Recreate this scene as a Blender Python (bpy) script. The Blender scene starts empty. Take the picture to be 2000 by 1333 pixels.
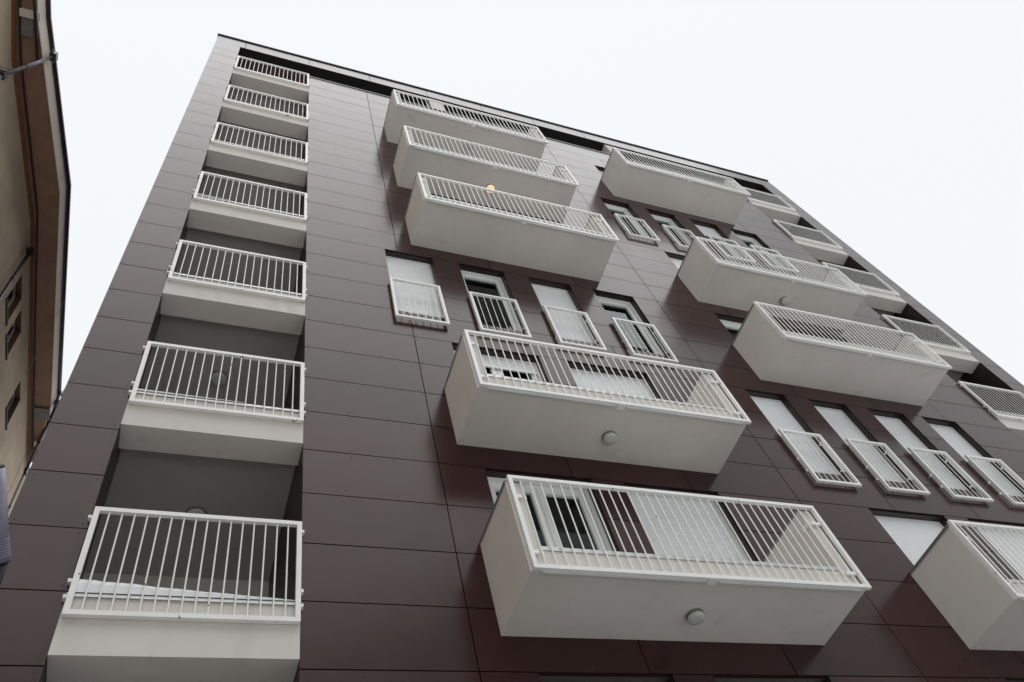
import bpy, math, random
from mathutils import Matrix, Vector
random.seed(7)
sc = bpy.context.scene
R = math.radians

# ------------------------------------------------------------------ camera
cam_d = bpy.data.cameras.new("camera")
cam = bpy.data.objects.new("camera", cam_d)
sc.collection.objects.link(cam)
cam_d.sensor_width = 36.0
cam_d.lens = 27.805
cam_d.clip_start = 0.05
cam_d.clip_end = 1000.0
cam.matrix_world = (Matrix.Translation((1.613, -6.113, -4.418))
                    @ Matrix.Rotation(-0.61727, 4, 'Z')
                    @ Matrix.Rotation(2.52601, 4, 'X')
                    @ Matrix.Rotation(-0.36373, 4, 'Z'))
sc.camera = cam

# ------------------------------------------------------------------ world
SUN_EL, SUN_AZ = 70.0, 190.0
wd = bpy.data.worlds.new("World")
sc.world = wd
wd.use_nodes = True
nt = wd.node_tree
nt.nodes.clear()
out = nt.nodes.new("ShaderNodeOutputWorld")
bg = nt.nodes.new("ShaderNodeBackground")
sky = nt.nodes.new("ShaderNodeTexSky")
sky.sky_type = 'NISHITA'
sky.sun_disc = False
sky.sun_elevation = R(SUN_EL)
sky.sun_rotation = R(SUN_AZ)
sky.air_density = 1.0
sky.dust_density = 4.0
hs = nt.nodes.new("ShaderNodeHueSaturation")
hs.inputs['Saturation'].default_value = 0.25
mix = nt.nodes.new("ShaderNodeMix")
mix.data_type = 'RGBA'
mix.inputs[0].default_value = 0.93
# even cloud deck, dimmer towards the horizon as an overcast sky is
geo = nt.nodes.new("ShaderNodeTexCoord")
sep = nt.nodes.new("ShaderNodeSeparateXYZ")
ramp = nt.nodes.new("ShaderNodeValToRGB")
e = ramp.color_ramp.elements
e[0].position = 0.0; e[0].color = (.30, .315, .32, 1)
e[1].position = 0.97; e[1].color = (.895, .925, .94, 1)
k_ = ramp.color_ramp.elements.new(.50); k_.color = (.50, .52, .525, 1)
k_ = ramp.color_ramp.elements.new(.78); k_.color = (.905, .935, .945, 1)
gain = nt.nodes.new("ShaderNodeVectorMath"); gain.operation = 'SCALE'; gain.inputs['Scale'].default_value = 10.7
nt.links.new(geo.outputs['Generated'], sep.inputs[0])
# the deck is also thinner and brighter on the far side of the building (+Y) than behind the camera
m1 = nt.nodes.new("ShaderNodeMath"); m1.operation = 'MULTIPLY_ADD'; m1.inputs[1].default_value = .35
nt.links.new(sep.outputs[1], m1.inputs[0]); nt.links.new(sep.outputs[2], m1.inputs[2])
m2 = nt.nodes.new("ShaderNodeMath"); m2.operation = 'MULTIPLY_ADD'; m2.inputs[1].default_value = .38
nt.links.new(sep.outputs[0], m2.inputs[0]); nt.links.new(m1.outputs[0], m2.inputs[2])
nt.links.new(m2.outputs[0], ramp.inputs[0])
nt.links.new(ramp.outputs[0], gain.inputs[0])
nt.links.new(gain.outputs[0], mix.inputs[7])
nt.links.new(sky.outputs[0], hs.inputs['Color'])
nt.links.new(hs.outputs[0], mix.inputs[6])
nt.links.new(mix.outputs[2], bg.inputs[0])
bg.inputs[1].default_value = 0.1
nt.links.new(bg.outputs[0], out.inputs[0])

sun_d = bpy.data.lights.new("sun", 'SUN')
sun_d.energy = 1.45
sun_d.angle = R(70)
sun_d.color = (1.0, 0.995, 0.99)
sun = bpy.data.objects.new("sun", sun_d)
sc.collection.objects.link(sun)
sun.rotation_euler = (R(90 - SUN_EL), 0, R(-10))

sc.view_settings.view_transform = 'Standard'
sc.view_settings.look = 'None'
sc.view_settings.exposure = 0.0
sc.view_settings.gamma = 1.0

# ------------------------------------------------------------------ materials
def mat(name, col, rough=0.5, spec=0.5, metal=0.0, ior=1.5, var=0.0, vscale=3.0, bump=0.0, bscale=60.0, streak=0.0, emit=None, estr=0):
    m = bpy.data.materials.new(name)
    m.use_nodes = True
    t = m.node_tree
    p = t.nodes['Principled BSDF']
    p.inputs['Base Color'].default_value = (*col, 1)
    p.inputs['IOR'].default_value = ior
    p.inputs['Roughness'].default_value = rough
    p.inputs['Metallic'].default_value = metal
    p.inputs['Specular IOR Level'].default_value = spec
    tc = t.nodes.new('ShaderNodeTexCoord')
    if var:
        n = t.nodes.new('ShaderNodeTexNoise')
        n.inputs['Scale'].default_value = vscale
        n.inputs['Detail'].default_value = 6
        n.inputs['Roughness'].default_value = .62
        mp = t.nodes.new('ShaderNodeMapping')
        mp.inputs['Scale'].default_value = (1, 1, 1 - streak)
        t.links.new(tc.outputs['Object'], mp.inputs[0])
        t.links.new(mp.outputs[0], n.inputs['Vector'])
        cr = t.nodes.new('ShaderNodeMapRange')
        cr.inputs[1].default_value = .28
        cr.inputs[2].default_value = .72
        cr.inputs[3].default_value = 1 - var
        cr.inputs[4].default_value = 1 + var
        t.links.new(n.outputs[0], cr.inputs[0])
        mx = t.nodes.new('ShaderNodeVectorMath')
        mx.operation = 'SCALE'
        mx.inputs[0].default_value = col
        t.links.new(cr.outputs[0], mx.inputs['Scale'])
        t.links.new(mx.outputs[0], p.inputs['Base Color'])
    if bump:
        n2 = t.nodes.new('ShaderNodeTexNoise')
        n2.inputs['Scale'].default_value = bscale
        n2.inputs['Detail'].default_value = 4
        t.links.new(tc.outputs['Object'], n2.inputs['Vector'])
        b = t.nodes.new('ShaderNodeBump')
        b.inputs['Strength'].default_value = bump
        b.inputs['Distance'].default_value = .01
        t.links.new(n2.outputs[0], b.inputs['Height'])
        t.links.new(b.outputs[0], p.inputs['Normal'])
    if emit:
        p.inputs['Emission Color'].default_value = (*emit, 1)
        p.inputs['Emission Strength'].default_value = estr
    return m

def clad_mat():
    """satin brown high pressure laminate, each panel row a touch different, faint wipe marks"""
    m = mat('brown_laminate', (.05, .03, .028), rough=.26, spec=.5, ior=1.40)
    t = m.node_tree
    p = t.nodes['Principled BSDF']
    tc = t.nodes.new('ShaderNodeTexCoord')
    mp = t.nodes.new('ShaderNodeMapping')
    mp.inputs['Scale'].default_value = (1 / 1.83, 0, 1 / .73)
    mp.inputs['Location'].default_value = (-4.26 / 1.83, 0, 0)
    fl = t.nodes.new('ShaderNodeVectorMath'); fl.operation = 'FLOOR'
    wn = t.nodes.new('ShaderNodeTexWhiteNoise'); wn.noise_dimensions = '3D'
    t.links.new(tc.outputs['Object'], mp.inputs[0])
    t.links.new(mp.outputs[0], fl.inputs[0])
    t.links.new(fl.outputs[0], wn.inputs[0])
    n = t.nodes.new('ShaderNodeTexNoise')
    n.inputs['Scale'].default_value = 1.7
    n.inputs['Detail'].default_value = 7
    n.inputs['Roughness'].default_value = .6
    t.links.new(tc.outputs['Object'], n.inputs['Vector'])
    ad = t.nodes.new('ShaderNodeMath'); ad.operation = 'ADD'
    t.links.new(wn.outputs['Value'], ad.inputs[0])
    t.links.new(n.outputs[0], ad.inputs[1])
    mr = t.nodes.new('ShaderNodeMapRange')
    mr.inputs[1].default_value = .3; mr.inputs[2].default_value = 1.7
    mr.inputs[3].default_value = .75; mr.inputs[4].default_value = 1.3
    t.links.new(ad.outputs[0], mr.inputs[0])
    sm = t.nodes.new('ShaderNodeVectorMath'); sm.operation = 'SCALE'
    sm.inputs[0].default_value = (.041, .0150, .0148)
    t.links.new(mr.outputs[0], sm.inputs['Scale'])
    t.links.new(sm.outputs[0], p.inputs['Base Color'])
    r = t.nodes.new('ShaderNodeMapRange')
    r.inputs[1].default_value = .3; r.inputs[2].default_value = .7
    r.inputs[3].default_value = .17; r.inputs[4].default_value = .24
    t.links.new(n.outputs[0], r.inputs[0])
    t.links.new(r.outputs[0], p.inputs['Roughness'])
    n3 = t.nodes.new('ShaderNodeTexNoise'); n3.inputs['Scale'].default_value = .9
    t.links.new(tc.outputs['Object'], n3.inputs['Vector'])
    b = t.nodes.new('ShaderNodeBump'); b.inputs['Strength'].default_value = .05; b.inputs['Distance'].default_value = .02
    t.links.new(n3.outputs[0], b.inputs['Height'])
    t.links.new(b.outputs[0], p.inputs['Normal'])
    return m

def plaster_mat(name, col, stain=.1):
    m = mat(name, col, rough=.85, spec=.2, var=stain, vscale=1.3, bump=.25, bscale=90)
    t = m.node_tree
    p = t.nodes['Principled BSDF']
    # soft rain stains with a shape of their own
    src = p.inputs['Base Color'].links[0].from_socket
    tc = t.nodes.new('ShaderNodeTexCoord')
    mp = t.nodes.new('ShaderNodeMapping'); mp.inputs['Scale'].default_value = (1.5, 1.5, .35)
    n = t.nodes.new('ShaderNodeTexNoise'); n.inputs['Scale'].default_value = 2.6; n.inputs['Detail'].default_value = 8
    n.inputs['Distortion'].default_value = .6
    t.links.new(tc.outputs['Object'], mp.inputs[0]); t.links.new(mp.outputs[0], n.inputs['Vector'])
    mr = t.nodes.new('ShaderNodeMapRange')
    mr.inputs[1].default_value = .60; mr.inputs[2].default_value = .78
    mr.inputs[3].default_value = 1; mr.inputs[4].default_value = .87
    t.links.new(n.outputs[0], mr.inputs[0])
    sm = t.nodes.new('ShaderNodeVectorMath'); sm.operation = 'SCALE'
    t.links.new(src, sm.inputs[0]); t.links.new(mr.outputs[0], sm.inputs['Scale'])
    t.links.new(sm.outputs[0], p.inputs['Base Color'])
    return m

def rail_mat():
    m = mat('white_painted_steel', (.90, .90, .88), rough=.40, var=.05, vscale=5)
    t = m.node_tree
    p = t.nodes['Principled BSDF']
    src = p.inputs['Base Color'].links[0].from_socket
    tc = t.nodes.new('ShaderNodeTexCoord')
    n = t.nodes.new('ShaderNodeTexNoise'); n.inputs['Scale'].default_value = 9; n.inputs['Detail'].default_value = 5
    t.links.new(tc.outputs['Object'], n.inputs['Vector'])
    mr = t.nodes.new('ShaderNodeMapRange')
    mr.inputs[1].default_value = .69; mr.inputs[2].default_value = .73
    t.links.new(n.outputs[0], mr.inputs[0])
    mx = t.nodes.new('ShaderNodeMix'); mx.data_type = 'RGBA'
    t.links.new(mr.outputs[0], mx.inputs[0]); t.links.new(src, mx.inputs[6])
    mx.inputs[7].default_value = (.23, .15, .08, 1)
    t.links.new(mx.outputs[2], p.inputs['Base Color'])
    return m

def glass_mat():
    m = bpy.data.materials.new('window_glass'); m.use_nodes = True
    t = m.node_tree; t.nodes.clear()
    o = t.nodes.new('ShaderNodeOutputMaterial')
    tr = t.nodes.new('ShaderNodeBsdfTransparent'); tr.inputs[0].default_value = (.78, .88, .87, 1)
    gl = t.nodes.new('ShaderNodeBsdfGlossy'); gl.inputs['Roughness'].default_value = .015
    gl.inputs[0].default_value = (.8, .86, .86, 1)
    fr = t.nodes.new('ShaderNodeFresnel'); fr.inputs[0].default_value = 1.5
    mx = t.nodes.new('ShaderNodeMixShader')
    t.links.new(fr.outputs[0], mx.inputs[0]); t.links.new(tr.outputs[0], mx.inputs[1]); t.links.new(gl.outputs[0], mx.inputs[2])
    t.links.new(mx.outputs[0], o.inputs[0])
    return m

M = dict(
    clad=clad_mat(),
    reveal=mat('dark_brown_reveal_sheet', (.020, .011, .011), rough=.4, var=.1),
    terrace=mat('maroon_terrace_boards', (.10, .045, .05), rough=.5, var=.1),
    rivet=mat('rivet_head', (.014, .01, .01), rough=.5),
    back=mat('black_joint_backing', (.006, .005, .005), rough=.8),
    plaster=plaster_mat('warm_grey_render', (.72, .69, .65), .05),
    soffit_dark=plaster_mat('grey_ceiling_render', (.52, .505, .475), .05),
    steel=rail_mat(),
    pvc=mat('white_window_pvc', (.82, .835, .82), rough=.35, var=.03),
    slat=mat('white_shutter_slats', (.90, .915, .925), rough=.38, var=.03, vscale=2),
    glass=glass_mat(),
    room=mat('room_paint', (.74, .90, .90), rough=.9, var=.1),
    curtain=mat('net_curtain', (.74, .78, .78), rough=.9, var=.12, vscale=14, streak=.9),
    flash=mat('light_metal_flashing', (.66, .67, .66), rough=.35, metal=.3, var=.06),
    zinc=mat('dark_zinc_capping', (.10, .105, .105), rough=.45, metal=.5, var=.15),
    greymetal=mat('grey_metal_coping', (.27, .27, .275), rough=.4, metal=.5, var=.1),
    lampbase=mat('grey_lamp_housing', (.18, .165, .15), rough=.5, var=.05),
    opal=mat('opal_lamp_glass', (.62, .64, .61), rough=.25, spec=.6, var=.02),
    lit=mat('lit_lamp_glass', (.8, .6, .45), rough=.4, emit=(1.0, .60, .38), estr=.8),
    snow=mat('snow', (.86, .88, .9), rough=.7, var=.03, vscale=8, bump=.5, bscale=18),
    tan=plaster_mat('tan_wall_render', (.56, .455, .34), .16),
    tanlight=plaster_mat('cream_fascia_render', (.72, .66, .57), .08),
    cornice=mat('ochre_cornice_paint', (.19, .088, .034), rough=.6, var=.2, vscale=5),
    eave=mat('brown_eave_boards', (.27, .155, .10), rough=.7, var=.2, vscale=3),
    gutter=mat('dark_plum_gutter', (.030, .010, .022), rough=.35, var=.2),
    pipe=mat('grey_downpipe', (.22, .22, .25), rough=.35, metal=.3, var=.1),
    darkpipe=mat('dark_downpipe', (.035, .030, .042), rough=.35, metal=.3, var=.1),
    lilac=mat('lilac_grey_casing', (.27, .25, .34), rough=.3, var=.06, vscale=12),
    patch=mat('grey_sheet_patch', (.17, .17, .16), rough=.6, var=.2),
    redreveal=mat('red_brown_reveal', (.125, .060, .036), rough=.7, var=.15),
    asphalt=mat('wet_asphalt', (.06, .06, .062), rough=.6, var=.25, vscale=1.2, bump=.4),
    slush=mat('packed_snow_ground', (.66, .66, .66), rough=.8, var=.18, vscale=.5, bump=.5, bscale=8),
    wire=mat('black_cable', (.02, .02, .02), rough=.5),
)

# ------------------------------------------------------------------ mesh helper
class MB:
    def __init__(s):
        s.v = []; s.f = []; s.mi = []; s.m = 0; s.smooth = []
    def mat(s, i): s.m = i; return s
    def face(s, pts, smooth=False):
        n = len(s.v); s.v += [tuple(p) for p in pts]; s.f.append(tuple(range(n, n + len(pts)))); s.mi.append(s.m); s.smooth.append(smooth)
    def box(s, x0, x1, y0, y1, z0, z1):
        if x1 < x0: x0, x1 = x1, x0
        if y1 < y0: y0, y1 = y1, y0
        if z1 < z0: z0, z1 = z1, z0
        n = len(s.v)
        s.v += [(x0, y0, z0), (x1, y0, z0), (x1, y1, z0), (x0, y1, z0), (x0, y0, z1), (x1, y0, z1), (x1, y1, z1), (x0, y1, z1)]
        for q in ((3, 2, 1, 0), (4, 5, 6, 7), (0, 1, 5, 4), (1, 2, 6, 5), (2, 3, 7, 6), (3, 0, 4, 7)):
            s.f.append(tuple(n + i for i in q)); s.mi.append(s.m); s.smooth.append(False)
        return s
    def tube(s, a, b, r, n=8, r2=None, caps=True):
        a = Vector(a); b = Vector(b); d = (b - a).normalized()
        u = d.cross(Vector((0, 0, 1)))
        if u.length < 1e-3: u = Vector((1, 0, 0))
        u.normalize(); w = d.cross(u)
        r2 = r if r2 is None else r2
        k = len(s.v)
        for c, rr in ((a, r), (b, r2)):
            for i in range(n):
                t = 2 * math.pi * i / n
                s.v.append(tuple(c + (u * math.cos(t) + w * math.sin(t)) * rr))
        for i in range(n):
            j = (i + 1) % n
            s.f.append((k + i, k + n + i, k + n + j, k + j)); s.mi.append(s.m); s.smooth.append(True)
        if caps:
            s.f.append(tuple(k + i for i in range(n))); s.mi.append(s.m); s.smooth.append(False)
            s.f.append(tuple(k + n + i for i in reversed(range(n)))); s.mi.append(s.m); s.smooth.append(False)
        return s
    def lathe(s, c, prof, n=28):
        """prof: list of (radius, dz) around a vertical axis through c"""
        k = len(s.v)
        for r, dz in prof:
            for i in range(n):
                t = 2 * math.pi * i / n
                s.v.append((c[0] + r * math.cos(t), c[1] + r * math.sin(t), c[2] + dz))
        for q in range(len(prof) - 1):
            for i in range(n):
                j = (i + 1) % n
                s.f.append((k + q * n + i, k + q * n + j, k + (q + 1) * n + j, k + (q + 1) * n + i)); s.mi.append(s.m); s.smooth.append(True)
        return s
    def sweep(s, line, prof, closed=True):
        """line: list of (x, y) in plan, each prof point = (outward offset, z); outward = right of travel"""
        L = [Vector((p[0], p[1])) for p in line]
        k = len(s.v); n = len(prof)
        for i, p in enumerate(L):
            d0 = (L[i] - L[i - 1]).normalized() if i else (L[1] - L[0]).normalized()
            d1 = (L[i + 1] - L[i]).normalized() if i < len(L) - 1 else d0
            t = (d0 + d1).normalized(); nn = Vector((t.y, -t.x)); c = max(.3, nn.dot(Vector((d1.y, -d1.x))))
            for o, z in prof:
                q = p + nn * (o / c); s.v.append((q.x, q.y, z))
        for i in range(len(L) - 1):
            for j in range(n if closed else n - 1):
                a = k + i * n + j; b = k + i * n + (j + 1) % n
                s.f.append((a, b, b + n, a + n)); s.mi.append(s.m); s.smooth.append(False)
        if closed:
            s.f.append(tuple(k + j for j in reversed(range(n)))); s.mi.append(s.m); s.smooth.append(False)
            e = k + (len(L) - 1) * n
            s.f.append(tuple(e + j for j in range(n))); s.mi.append(s.m); s.smooth.append(False)
        return s
    def build(s, name, mats, parent=None, bevel=0):
        me = bpy.data.meshes.new(name)
        me.from_pydata(s.v, [], s.f)
        if not isinstance(mats, (list, tuple)): mats = [mats]
        for q in mats: me.materials.append(q)
        me.polygons.foreach_set('material_index', s.mi)
        me.polygons.foreach_set('use_smooth', s.smooth)
        me.update()
        o = bpy.data.objects.new(name, me)
        sc.collection.objects.link(o)
        if parent is not None: o.parent = parent
        if bevel:
            b = o.modifiers.new('bevel', 'BEVEL'); b.width = bevel; b.segments = 2; b.limit_method = 'ANGLE'
        return o

def thing(name, label, cat, loc=(0, 0, 0), group=None):
    o = bpy.data.objects.new(name, None); sc.collection.objects.link(o)
    o.location = loc; o.empty_display_size = .3
    return tag(o, label, cat, group)
def tag(o, label=None, cat=None, group=None, kind=None):
    if label: o['label'] = label
    if cat: o['category'] = cat
    if group: o['group'] = group
    if kind: o['kind'] = kind
    return o

# ------------------------------------------------------------------ ground
g = MB().box(-400, 400, -400, 400, -6.6, -6.0).build('ground', M['slush']); tag(g, kind='structure')
g = MB().box(-60, 80, -9.5, -3.4, -6.0, -5.996).build('road', M['asphalt']); tag(g, kind='structure')
g = MB().box(-60, 80, -3.2, -.02, -6.0, -5.87).build('pavement', M['slush']); tag(g, kind='structure')

# ================================================================== APARTMENT BUILDING
F, H = 2.92, .73
WID = 19.62
ZB, ZR = -6.0, 21.2
DEP = 12.0
bld = thing('apartment_building', 'tall apartment block clad in glossy dark brown panels with white railed balconies', 'building')

# openings on the facade: (x0, x1, z0, z1, kind)
LOG = [(.66, 2.62), (WID - 2.62, WID - .66)]
WL = [(4.02, 4.92), (5.43, 6.34), (6.85, 7.74), (8.25, 9.17)]
WR = [(10.35, 11.22), (11.76, 12.64), (13.16, 14.06), (14.53, 15.44)]
DL = [(4.86, 6.34), (6.83, 8.34)]
DR = [(11.13, 12.68), (13.17, 14.68)]
DR0 = [(11.04, 12.58), (13.07, 14.58)]
OPEN = []
SILL = .73
for k in range(-1, 6):
    a = WL if k == 2 else DL
    b = WR if k in (1, 4) else DR0 if k < 1 else DR
    for x0, x1 in a + b:
        OPEN.append((x0, x1, k * F + SILL, (k + 1) * F - .01))
TERR_B, TERR_T = 19.14, 20.45
for x0, x1 in LOG:
    OPEN.append((x0, x1, ZB + 1.5, TERR_B + .01))
OPEN.append((.66, WID - .66, TERR_B, TERR_T))

def cuts(z0, z1, x0=0., x1=WID):
    """x intervals left solid in the band z0..z1"""
    zc = (z0 + z1) / 2
    iv = sorted((a, b) for a, b, c, d in OPEN if c < zc < d)
    res = []; c = x0
    for a, b in iv:
        if a > c + 1e-4: res.append((c, a))
        c = max(c, b)
    if c < x1 - 1e-4: res.append((c, x1))
    return res

zs = set()
for j in range(-8, 30): zs.add(round(j * H, 4))
zs = sorted(z for z in zs if ZB + .15 < z < ZR) + [ZR]
bands = []
prev = ZB + .15
for z in zs:
    bands.append((prev, z)); prev = z
# split bands at opening edges that do not sit on a joint
fine = []
for z0, z1 in bands:
    cutz = sorted({round(q, 4) for o in OPEN for q in (o[2], o[3]) if z0 + .03 < q < z1 - .03})
    e = [z0] + cutz + [z1]
    for i in range(len(e) - 1): fine.append((e[i], e[i + 1], e[i] != z0, e[i + 1] != z1))

clad = MB(); wall = MB()
G = .0065
for z0, z1, nb, ntp in fine:
    j = round(z0 / H)
    row0 = (j % 4 == 0)
    for x0, x1 in cuts(z0, z1):
        wall.mat(0).box(x0 + .012, x1 - .012, .032, .30, z0, z1)
        js = [4.26 + 1.83 * i for i in range(0, 7)] if row0 and z0 < 19 else [4.26, 9.75]
        if z1 > TERR_T + .1: js = [.79 + 1.83 * i for i in range(0, 11)]
        xs = [x0] + [q for q in js if x0 + .1 < q < x1 - .1] + [x1]
        for a, b in zip(xs[:-1], xs[1:]):
            za = z0 if nb else z0 + G; zb = z1 if ntp else z1 - G
            if zb - za < .02: continue
            n0 = len(clad.v)
            clad.mat(0).box(a if a == x0 else a + G, b if b == x1 else b - G, 0, .03, za, zb)
            for q in (n0, n0 + 1, n0 + 4, n0 + 5):          # panels never sit perfectly flush
                v = clad.v[q]; clad.v[q] = (v[0], v[1] + random.uniform(-.0012, .0012), v[2])
            if z1 < 10 and b - a > .3 and z1 - z0 > .5:
                n = max(1, round((b - a - .1) / .6))
                for i in range(n + 1):
                    rx = a + .05 + (b - a - .1) * i / n
                    for rz in (za + .055, zb - .055):
                        clad.mat(1).tube((rx, .0005, rz), (rx, -.003, rz), .0075, 6)
clad.mat(0)
# side elevations of the block
for xx0, xx1 in ((0, .03), (WID - .03, WID)):
    for z0, z1 in bands:
        y = .035
        while y < DEP - .1:
            y1 = min(DEP, y + 1.83)
            clad.box(xx0, xx1, y, y1 - .01, z0 + G, z1 - G); y = y1
clad.build('cladding', [M['clad'], M['rivet']], bld)
wall.mat(0).box(.035, .05, .04, DEP, ZB, ZR - .1).box(WID - .05, WID - .035, .04, DEP, ZB, ZR - .1)
wall.box(.0, WID, DEP, DEP + .2, ZB, ZR - .1)
wall.box(.02, WID - .02, .03, .4, ZB, ZB + .15)
wall.build('wall_backing', M['back'], bld)

# reveals of the window openings
rv = MB()
for x0, x1, z0, z1 in OPEN:
    if x0 < 3 and x1 > 3 or (x0, x1) in LOG: continue
    rv = MB()
    rv.box(x0 + .001, x0 + .012, .031, .30, z0 + .03, z1 - .012)
    rv.box(x1 - .012, x1 - .001, .031, .30, z0 + .03, z1 - .012)
    rv.box(x0 + .001, x1 - .001, .031, .30, z1 - .012, z1 - .001)
    rv.build('window_reveal', M['reveal'], bld)

# roof capping and flat roof
rf = MB()
rf.box(-.03, WID + .03, -.035, .32, ZR + .002, ZR + .035)
rf.box(-.03, WID + .03, -.035, -.025, ZR - .025, ZR + .002)
rf.box(-.03, .25, .32, DEP, ZR + .002, ZR + .035).box(WID - .25, WID + .03, .32, DEP, ZR + .002, ZR + .035)
rf.build('roof_capping', M['zinc'], bld)
MB().box(.05, WID - .05, .3, DEP, TERR_T + .01, TERR_T + .4).build('roof', M['terrace'], bld)

# terrace behind the top opening
tz = 6 * F + .68
tr = MB()
tr.box(2.64, WID - 2.64, .31, 3.4, tz - .2, tz)
tr.box(.05, WID - .05, 3.4, 3.6, tz, TERR_T)
tr.build('roof_terrace', M['terrace'], bld)
cp = MB().box(2.60, WID - 2.60, -.02, .33, TERR_B + .002, TERR_B + .035).build('terrace_coping', M['greymetal'], bld)
for xp in (6.30, 12.47):
    MB().box(xp, xp + .42, .04, 3.4, tz, TERR_T).build('terrace_partition', M['plaster'], bld)

# ------------------------------------------------------------------ railing
def railing(x0, x1, yf, z0, z1, nbar, parent, name='railing', fw=.045, fd=.045, br=.0085, brackets=(), loggia=False, guard=False):
    m = MB()
    y1 = yf + fd
    m.box(x0, x1, yf, y1, z1 - fw, z1)
    m.box(x0, x1, yf, y1, z0, z0 + fw)
    m.box(x0, x0 + fw, yf, y1, z0 + fw, z1 - fw)
    m.box(x1 - fw, x1, yf, y1, z0 + fw, z1 - fw)
    yc = yf + fd / 2
    for i in range(nbar):
        x = x0 + fw / 2 + (x1 - x0 - fw) * (i + 1) / (nbar + 1) + random.uniform(-.002, .002)
        m.tube((x, yc, z0 + fw - .002), (x + random.uniform(-.002, .002), yc, z1 - fw + .002), br, 8, caps=False)
    for b in brackets: m.box(*b)
    return m.build(name, M['steel'], parent)

def ceiling_lamp(x, y, z, r, parent, lit=False):
    m = MB().mat(0).lathe((x, y, z), [(r, 0), (r, -.032), (r * .9, -.034)])
    m.mat(1).lathe((x, y, z), [(r * .93, -.030), (r * .93, -.058), (r * .86, -.067), (r * .5, -.071), (0.001, -.072)])
    o = m.build('ceiling_lamp', [M['lampbase'], M['lit'] if lit else M['opal']], parent)
    if lit: o['label'] = 'lit ceiling lamp glowing orange'
    return o

# ------------------------------------------------------------------ loggias
for side, (lx0, lx1) in enumerate(LOG):
    for k in range(-1, 7):
        z = k * F
        m = MB().mat(0)
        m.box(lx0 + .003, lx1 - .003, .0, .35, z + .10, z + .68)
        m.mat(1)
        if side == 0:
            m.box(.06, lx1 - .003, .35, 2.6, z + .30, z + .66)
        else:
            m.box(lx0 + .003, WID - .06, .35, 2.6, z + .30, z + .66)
        m.mat(2).box(lx0 + .004, lx1 - .004, -.02, .34, z + .682, z + .70)
        m.mat(2).box(lx0 + .004, lx1 - .004, -.02, -.014, z + .665, z + .682)
        lg = m.build('loggia', [M['plaster'], M['soffit_dark'], M['flash']], bld)
        yf = -.065
        rb = []
        for zz in (z + .62, z + .79, z + 1.55):
            rb.append((lx0 - .015, lx0 + .03, yf + .012, yf + .062, zz, zz + .035))
            rb.append((lx1 - .03, lx1 + .015, yf + .012, yf + .062, zz, zz + .035))
        if side == 0: a, b = lx0 + .02, lx1 - .01
        else: a, b = lx0 + .0, lx1 - .03
        railing(a, b, yf, z + .445, z + 1.69, 16, lg, brackets=rb, fw=.048, br=.0085 if side == 0 else .0072)
        if side == 0: ceiling_lamp(1.57, 1.45, z + .30, .125, lg)
    # inner walls of the loggia shaft
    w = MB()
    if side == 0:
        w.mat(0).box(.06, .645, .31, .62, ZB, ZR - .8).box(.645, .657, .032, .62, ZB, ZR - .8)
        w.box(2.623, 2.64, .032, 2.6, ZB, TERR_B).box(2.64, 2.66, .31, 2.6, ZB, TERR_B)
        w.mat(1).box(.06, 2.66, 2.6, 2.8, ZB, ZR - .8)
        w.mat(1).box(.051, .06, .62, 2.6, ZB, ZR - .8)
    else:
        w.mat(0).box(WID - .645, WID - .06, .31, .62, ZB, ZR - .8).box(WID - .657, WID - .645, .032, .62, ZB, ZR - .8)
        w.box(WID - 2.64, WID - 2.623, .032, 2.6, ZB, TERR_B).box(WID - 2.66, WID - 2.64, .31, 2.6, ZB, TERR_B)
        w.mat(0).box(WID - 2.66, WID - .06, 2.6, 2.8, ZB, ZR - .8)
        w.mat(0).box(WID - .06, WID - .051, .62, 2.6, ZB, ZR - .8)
    w.build('loggia_wall', [M['reveal'], M['plaster']], bld)

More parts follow.
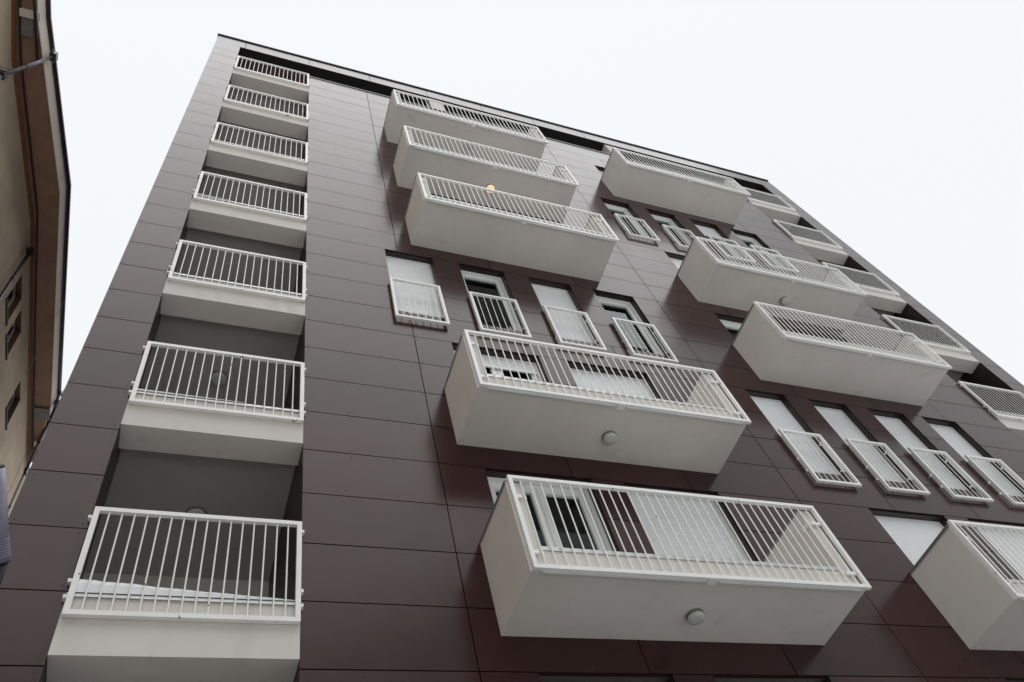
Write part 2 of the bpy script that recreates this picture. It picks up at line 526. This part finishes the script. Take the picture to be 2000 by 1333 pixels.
# ------------------------------------------------------------------ balconies
BAL = [('L', 0), ('L', 1), ('L', 3), ('L', 4), ('L', 5), ('R', 0), ('R', 2), ('R', 3), ('R', 5)]
DPT = .925
LAMPS = {('L', 0), ('L', 1), ('L', 4), ('L', 5), ('R', 3)}
for c, k in BAL:
    x0, x1 = (4.56, 8.55) if c == 'L' else (10.93, 14.92)
    if (c, k) == ('R', 0): x0, x1 = 10.83, 14.82
    z = k * F + .40
    m = MB().mat(0).box(x0, x1, -DPT, -.002, z, z + .30)
    m.mat(1).box(x0 + .18, x1 - .18, -DPT - .01, -DPT + .12, z + .302, z + .318)
    m.mat(1).box(x0 + .18, x1 - .18, -DPT - .01, -DPT - .004, z + .27, z + .302)
    xm = (x0 + x1) / 2
    m.mat(1).box(x0 + .12, xm - .08, -DPT - .012, -DPT - .002, z - .022, z + .02).box(xm + .08, x1 - .06, -DPT - .012, -DPT - .002, z - .022, z + .02)
    bal = m.build('balcony', [M['plaster'], M['flash']], bld)
    for s, (a, b) in enumerate(((x0, x0 + .17), (x1 - .17, x1))):
        q = MB().mat(0).box(a, b, -DPT, -.002, z + .301, z + 1.215)
        q.mat(1).box(a - .008, b + .008, -DPT - .005, -.003, z + 1.217, z + 1.235)
        q.mat(1).box(a - .008, a - .004, -DPT - .005, -.003, z + 1.195, z + 1.217) if s == 0 else None
        q.build('side_panel', [M['plaster'], M['greymetal']], bal)
    yf = -DPT - .055
    rb = []
    for zz in (z + .2, z + .96):
        rb += [(x0 + .045, x0 + .125, yf + .02, yf + .05, zz, zz + .04), (x1 - .125, x1 - .0, yf + .02, yf + .05, zz, zz + .04)]
        rb += [(x0 + .172, x0 + .180, yf + .03, yf + .16, zz - .01, zz + .05), (x1 - .180, x1 - .172, yf + .03, yf + .16, zz - .01, zz + .05)]
    rb.append(((x0 + x1) / 2 - .05, (x0 + x1) / 2 + .05, yf + .01, yf + .09, z - .008, z + .01))
    railing(x0 + .02, x1 + .06, yf, z + .002, z + 1.272, 33, bal, brackets=rb, fw=.046)
    if (c, k) in LAMPS:
        ceiling_lamp((x0 + x1) / 2 + .03, -.43, z, .10, bal, lit=(c, k) == ('L', 4))

# ------------------------------------------------------------------ windows, doors, shutters
def frame(m, x0, x1, z0, z1, y0, y1, w):
    m.box(x0, x1, y0, y1, z1 - w, z1).box(x0, x1, y0, y1, z0, z0 + w)
    m.box(x0, x0 + w, y0, y1, z0 + w, z1 - w).box(x1 - w, x1, y0, y1, z0 + w, z1 - w)

def shutter(x0, x1, z0, z1, parent, pitch=.042, depth=.006):
    m = MB()
    n = max(1, int((z1 - z0) / pitch)); p = (z1 - z0) / n; y = .145
    for i in range(n):
        a = z0 + i * p
        prof = [(0, 0), (.0 + .012 * .3, p * .08), (.0, p * .12), (-depth, p * .35), (-depth, p * .75), (0, p * .98)]
        for (ya, za), (yb, zb) in zip(prof[:-1], prof[1:]):
            m.face([(x0, y + ya, a + za), (x1, y + ya, a + za), (x1, y + yb, a + zb), (x0, y + yb, a + zb)])
    m.box(x0, x1, y + .004, y + .012, z0, z1)
    m.box(x0, x1, y - .012, y + .012, z0 - .03, z0)
    return m.build('roller_shutter', M['slat'], parent)

def window(x0, x1, k, shut=0., sw=.066, name='window', sash=1, curtain=0., pitch=.042, depth=.006, guard=False, tilt=0):
    """shut: share of the opening height the shutter covers"""
    z0, z1 = k * F + SILL + .012, (k + 1) * F - .025
    xa, xb = x0 + .014, x1 - .014
    m = MB()
    frame(m, xa, xb, z0, z1, .121, .20, .045)
    m.box(xa + .045, xb - .045, .165, .199, z1 - .07, z1 - .045)
    m.box(xa, xb, .05, .12, z0 - .004, z0 + .022)
    o = m.build(name, M['pvc'], bld)
    # sash and pane
    zt = z1 - .07
    n = sash; wv = (xb - xa - .09) / n
    s = MB(); gl = MB()
    for i in range(n):
        a = xa + .045 + wv * i; b = a + wv
        frame(s, a + .004, b - .004, z0 + .05, zt, .172, .235, sw)
        gl.box(a + sw, b - sw, .206, .210, z0 + .046 + sw, zt - sw + .004)
    s.build('sash', M['pvc'], o)
    gl.build('pane', M['glass'], o)
    # the room behind
    r = MB()
    r.box(xa - .3, xb + .3, 1.2, 1.25, z0, z1 + .1).box(xa - .35, xa - .3, .31, 1.25, z0, z1 + .1).box(xb + .3, xb + .35, .31, 1.25, z0, z1 + .1)
    r.box(xa - .3, xb + .3, .31, 1.25, z1 + .1, z1 + .15).box(xa - .3, xb + .3, .31, 1.25, z0 - .05, z0)
    r.build('room', M['room'], o)
    if curtain:
        c = MB(); nf = 26; cx0, cx1 = xa + .08, xa + .08 + (xb - xa - .16) * (.62 if sash == 1 else .97)
        zt2 = z0 + (z1 - z0) * curtain
        for i in range(nf):
            u0 = cx0 + (cx1 - cx0) * i / nf; u1 = cx0 + (cx1 - cx0) * (i + 1) / nf
            ya = .275 + .025 * math.sin(i * 1.9); yb = .275 + .025 * math.sin((i + 1) * 1.9)
            c.face([(u0, ya, z0), (u1, yb, z0), (u1, yb, zt2), (u0, ya, zt2)], True)
            c.face([(u0, ya + .006, zt2), (u1, yb + .006, zt2), (u1, yb + .006, z0), (u0, ya + .006, z0)], True)
        c.build('curtain', M['curtain'], o)
    if shut > 0:
        shutter(xa + .01, xb - .01, z1 - (z1 - z0 - .04) * shut, z1 - .01, o, pitch, depth)
    if guard:
        yf = -.092
        zz = k * F
        rb = []
        for q in (.86, 1.52):
            rb += [(x0 - .003, x0 + .004, yf + .04, .05, zz + q, zz + q + .035), (x1 - .059, x1 - .052, yf + .04, .05, zz + q, zz + q + .035)]
        rb += [(x0 - .010, x0 - .004, yf + .047, -.004, zz + .74, zz + .98), (x0 - .010, x0 - .004, yf + .047, -.004, zz + 1.02, zz + 1.56), (x1 - .066, x1 - .060, yf + .047, -.004, zz + .80, zz + 1.5)]
        railing(x0 - .03, x1 - .045, yf, zz + .405, zz + 1.665, 6, o, 'guard_rail', fw=.046, fd=.046, brackets=rb, br=.007)
    return o

for i, (x0, x1) in enumerate(WL):
    window(x0, x1, 2, shut=(.97, 0, .97, 0)[i], guard=True, pitch=.055, depth=.003, curtain=(0, 0, 0, .62)[i])
for i, (x0, x1) in enumerate(WR):
    window(x0, x1, 1, shut=.97, guard=True)
    window(x0, x1, 4, shut=(0, 0, .30, 0)[i], guard=True, pitch=.055, depth=.004)
for k in (-1, 0, 1, 3, 4, 5):
    for i, (x0, x1) in enumerate(DL):
        sh = {(0, 0): 0, (0, 1): .98, (1, 0): .13, (1, 1): .98, (-1, 0): 0, (-1, 1): 0}.get((k, i), .98 if i else 0)
        window(x0, x1, k, shut=sh, name='balcony_door' if i else 'window', curtain=.60 if (k, i) == (0, 0) else 0, sash=2, sw=.09)
for k in (-1, 0, 2, 3, 5):
    for i, (x0, x1) in enumerate(DR0 if k < 1 else DR):
        sh = {(0, 0): .98, (0, 1): .98, (3, 0): .98, (2, 0): 0, (-1, 0): 0, (-1, 1): 0}.get((k, i), .0)
        window(x0, x1, k, shut=sh, name='balcony_door' if i else 'window', sash=2, sw=.09)

# ------------------------------------------------------------------ snow on the slabs
def snow(x0, x1, z, h, label):
    m = MB(); n = 40
    top = []; 
    for i in range(n + 1):
        t = i / n; x = x0 + (x1 - x0) * t
        hh = h * (1 - t) ** .8 * (1 + .05 * math.sin(t * 9) + .03 * math.sin(t * 31) + random.uniform(-.02, .02)) + .006
        top.append((x, hh))
    for (xa, ha), (xb, hb) in zip(top[:-1], top[1:]):
        pr = lambda h_: [(-.03, 0), (-.034, h_ * .6), (-.012, h_ * .97), (.10, h_ * 1.02), (.25, h_ * .7), (.32, 0)]
        A = pr(ha); Bp = pr(hb)
        for j in range(len(A) - 1):
            m.face([(xa, A[j][0], z + A[j][1]), (xb, Bp[j][0], z + Bp[j][1]), (xb, Bp[j + 1][0], z + Bp[j + 1][1]), (xa, A[j + 1][0], z + A[j + 1][1])], True)
    o = m.build('snow_drift', M['snow']); tag(o, label, 'snow', 'snow lying on the loggia ledges')
snow(.70, 2.58, .701, .15, 'thick wedge of white snow behind the railing of the lowest left loggia')
snow(.70, 1.9, F + .701, .035, 'thin strip of snow behind the railing of the second lowest left loggia')
snow(.70, 1.3, 3 * F + .701, .035, 'small patch of snow in the left loggia fourth from the bottom')

# ================================================================== NEIGHBOUR BUILDING
nb = thing('neighbouring_building', 'tan rendered house with ochre cornice and brown eaves cut by the left edge', 'building', (-6, 6, -6))
def nbuild(m, name, mats, parent=nb, **k):
    o = m.build(name, mats, parent, **k)
    if parent is nb: o.matrix_parent_inverse = Matrix.Translation((6, -6, 6))
    return o
ZE = 17.5
WLINE = [(-4.36, -9.0), (-4.30, .95), (-3.83, 5.2), (-3.81, 13.4), (-3.80, 14.9), (-4.05, 15.8)]
# wall with its window openings in the straight part
XW = -3.85
NW = [(6.44, 7.22), (7.56, 8.31), (9.98, 10.72)]
w = MB()
def wseg(p, q, z0, z1, th=.4):
    (xa, ya), (xb, yb) = p, q
    n = Vector((-(yb - ya), xb - xa)).normalized() * th
    A = [(xa, ya), (xb, yb), (xb + n.x, yb + n.y), (xa + n.x, ya + n.y)]
    w.face([(x, y, z0) for x, y in reversed(A)]); w.face([(x, y, z1) for x, y in A])
    for i in range(4):
        a, b = A[i], A[(i + 1) % 4]
        w.face([(a[0], a[1], z0), (b[0], b[1], z0), (b[0], b[1], z1), (a[0], a[1], z1)])
wseg((-4.36, -9.0), (-4.30, .95), -6, ZE)
wseg((-4.30, .95), (-3.83, 5.2), -6, ZE)
wseg((-3.81, 13.4), (-3.80, 14.9), -6, ZE)
wseg((-3.80, 14.9), (-4.05, 15.8), -6, ZE)
ZW0, ZW1 = 15.33, 16.67
ys = [5.2] + [q for r in NW for q in r] + [13.4]
for i in range(0, len(ys), 2): wseg((-3.82, ys[i]), (-3.82, ys[i + 1]), -6, ZE)
for a, b in NW:
    wseg((-3.82, a), (-3.82, b), -6, ZW0); wseg((-3.82, a), (-3.82, b), ZW1, ZE)
nbuild(w, 'wall', M['tan'])
w2 = MB().box(-12, -4.6, -9, 15.7, -6, ZE + .3)
nbuild(w2, 'inner_wall', M['tan'])
nbuild(MB().box(-12, -4.33, 15.72, 17.6, -6, ZE - .1), 'rear_wing', M['redreveal'])
for a, b in NW:
    m = MB().mat(0).box(-4.2, -3.821, a, a + .006, ZW0, ZW1).box(-4.2, -3.821, b - .006, b, ZW0, ZW1).box(-4.2, -3.821, a + .006, b - .006, ZW1 - .006, ZW1)
    m.mat(1)
    xa, xb = -4.03, -3.97
    m.box(xa, xb, a + .01, b - .01, ZW1 - .08, ZW1 - .01).box(xa, xb, a + .01, b - .01, ZW0, ZW0 + .08)
    m.box(xa, xb, a + .01, a + .08, ZW0 + .08, ZW1 - .08).box(xa, xb, b - .08, b - .01, ZW0 + .08, ZW1 - .08)
    o = nbuild(m, 'window', [M['redreveal'], M['pvc']])
    g_ = MB().box(-4.01, -4.0, a + .08, b - .08, ZW0 + .08, ZW1 - .08).build('pane', M['glass'], o)
    s_ = MB().box(-4.0, -3.78, a - .03, b + .03, ZW0 - .03, ZW0).build('sill', M['gutter'], o)
# cornice moulding
cm = MB().mat(0).sweep(WLINE, [(.0, 17.40), (.02, 17.40), (.03, 17.43), (.045, 17.45), (.065, 17.48), (.065, 17.52), (.0, 17.52)])
nbuild(cm, 'cornice', M['cornice'])
# eaves: soffit boards, fascia, gutter
ELINE = [(-3.95, -3.2), (-3.78, -.05), (-3.66, .80), (-3.18, 4.28), (-3.20, 11.45), (-3.42, 12.7), (-3.62, 13.9)]
so = MB()
WL2 = [(-4.34, -3.2), (-4.32, -.05), (-4.28, .80), (-3.83, 5.1), (-3.81, 11.45), (-3.81, 12.7), (-3.83, 13.9)]
for i in range(len(ELINE) - 1):
    a, b, c, d = ELINE[i], ELINE[i + 1], WL2[i + 1], WL2[i]
    for z, rev in ((ZE + .03, True), (ZE + .10, False)):
        P = [(q[0], q[1], z) for q in (a, b, c, d)]
        so.face(P if not rev else list(reversed(P)))
nbuild(so, 'soffit', M['eave'])
nbuild(MB().sweep(ELINE, [(0, 17.50), (0.02, 17.50), (.05, 18.10), (-.25, 18.10), (-.25, 17.62), (0, 17.62)]), 'fascia', M['tanlight'])
nbuild(MB().sweep(ELINE, [(.05, 18.04), (.10, 18.04), (.135, 18.08), (.14, 18.15), (-.9, 18.7), (-.95, 18.65), (.05, 18.11)]), 'gutter', M['gutter'])
# thin dark strip running beside the cornice, under the soffit
TL = [(-4.20, -3.2), (-4.17, .2), (-4.14, .95), (-3.71, 4.9), (-3.69, 13.3)]
nbuild(MB().sweep(TL, [(0, 17.46), (.04, 17.46), (.04, 17.53), (0, 17.53)]), 'eave_strip', M['gutter'])
# cross beams, grey patches and rafters where the eave steps back
nbuild(MB().box(-4.15, -3.72, -.30, -.12, 17.44, 17.52), 'eave_beam', M['tanlight'])
nbuild(MB().box(-4.12, -3.86, -.10, .33, 17.47, 17.525), 'grey_patch', M['patch'])
nbuild(MB().box(-3.64, -3.22, 11.6, 12.05, 17.46, 17.525), 'grey_patch', M['patch'])
nbuild(MB().box(-3.62, -3.30, 12.95, 13.15, 17.44, 17.52), 'eave_beam', M['tanlight'])

nbuild(MB().tube((-3.90, -1.6, 17.42), (-3.75, .82, 17.42), .035, 10), 'eave_pipe', M['gutter'])
nbuild(MB().tube((-3.13, 11.9, 17.42), (-3.33, 13.4, 17.42), .035, 10), 'eave_pipe', M['gutter'])

# downpipes: hopper at gutter, slanting neck, wall box, vertical pipe
def downpipe(hop, wallp, zt, bright, hopper=True):
    m = MB().mat(0)
    if hopper:
        hx, hy, hz = hop
        m.box(hx - .07, hx + .08, hy - .10, hy + .10, hz - .12, hz + .07)
        m.box(hx - .03, hx - .0, hy - .17, hy + .17, hz - .05, hz - .01)
        m.mat(1).tube((hx, hy, hz - .05), (wallp[0] + .02, wallp[1], zt + .05), .042, 14)
        m.mat(0).tube(Vector((hx, hy, hz - .05)).lerp(Vector((wallp[0], wallp[1], zt)), .55), Vector((hx, hy, hz - .05)).lerp(Vector((wallp[0], wallp[1], zt)), .57), .047, 14)
    m.mat(0).box(wallp[0] - .08, wallp[0] + .07, wallp[1] - .08, wallp[1] + .08, zt - .1, zt + .1)
    m.mat(1).tube((wallp[0], wallp[1], zt - .05), (wallp[0], wallp[1], -5.9), .045, 14)
    z = zt - 1.6
    while z > -5:
        m.mat(0).tube((wallp[0], wallp[1], z), (wallp[0], wallp[1], z + .04), .052, 14); z -= 2
    nbuild(m, 'downpipe', [M['darkpipe'], M['pipe'] if bright else M['darkpipe']])
downpipe((-3.47, .72, 17.72), (-4.14, .95, 0), 16.15, True)
downpipe(None, (-3.74, 5.95, 0), 17.1, False, hopper=False)
downpipe((-3.08, 11.55, 17.72), (-3.80, 14.0, 0), 17.2, False)
nbuild(MB().box(-3.06, -2.98, 11.35, 11.45, 18.0, 18.12).box(-3.02, -3.0, 11.38, 11.42, 18.12, 18.3), 'gutter_bracket', M['pipe'])

# thin cable from the eave down to the wall
m = MB()
p0, p1 = Vector((-3.02, 7.8, 17.95)), Vector((-3.72, 9.9, 16.9))
pts = [p0.lerp(p1, i / 10) - Vector((0, 0, .12 * math.sin(math.pi * i / 10))) for i in range(11)]
for a, b in zip(pts[:-1], pts[1:]): m.tube(a, b, .006, 6)
o = m.build('cable', M['pipe']); tag(o, 'thin slack cable slung from the gutter of the tan house across its brown eave', 'cable')

# small aerial on the wall
m = MB()
for dy in (0, .09): m.tube((-4.2, .55 + dy, 15.55), (-3.6, .62 + dy, 15.6), .006, 6)
m.tube((-4.25, .6, 15.2), (-4.0, .6, 15.58), .006, 6).tube((-3.75, .66, 14.9), (-3.75, .66, 15.6), .004, 6)
o = m.build('aerial', M['wire']); tag(o, 'small black wire aerial on the tan wall near the top left corner', 'aerial')

# lilac-grey cylindrical lamp close to the camera at the left edge
A, B_ = Vector((.607, -2.899, -.961)), Vector((.700, -2.516, -1.220))
lamp = thing('street_lamp', 'lilac grey cylindrical lamp on a dark bracket at the lower left edge', 'lamp', (-4.3, -2.3, -2.2))
inv = Matrix.Translation((4.3, 2.3, 2.2))
ax = (B_ - A).normalized()
m = MB().tube(A, B_, .054, 28)
for i in range(7): m.tube(B_ - ax * (.03 + i * .014), B_ - ax * (.024 + i * .014), .0565, 28)
o = m.build('casing', M['lilac'], lamp); o.matrix_parent_inverse = inv
for m in (MB().tube(A - ax * .012, A, .05, 28), MB().tube(B_, B_ + ax * .008, .056, 28)):
    o = m.build('end_cap', M['wire'], lamp); o.matrix_parent_inverse = inv
m = MB().tube(B_ + ax * .005, (.655, -2.20, -1.40), .045, 16, .035).tube((.655, -2.20, -1.40), (-.2, -2.0, -1.75), .035, 16).tube((-.2, -2.0, -1.75), (-4.32, -2.2, -2.2), .035, 16).box(-4.34, -4.28, -2.32, -2.08, -2.4, -2.0)
o = m.build('bracket', M['darkpipe'], lamp); o.matrix_parent_inverse = inv
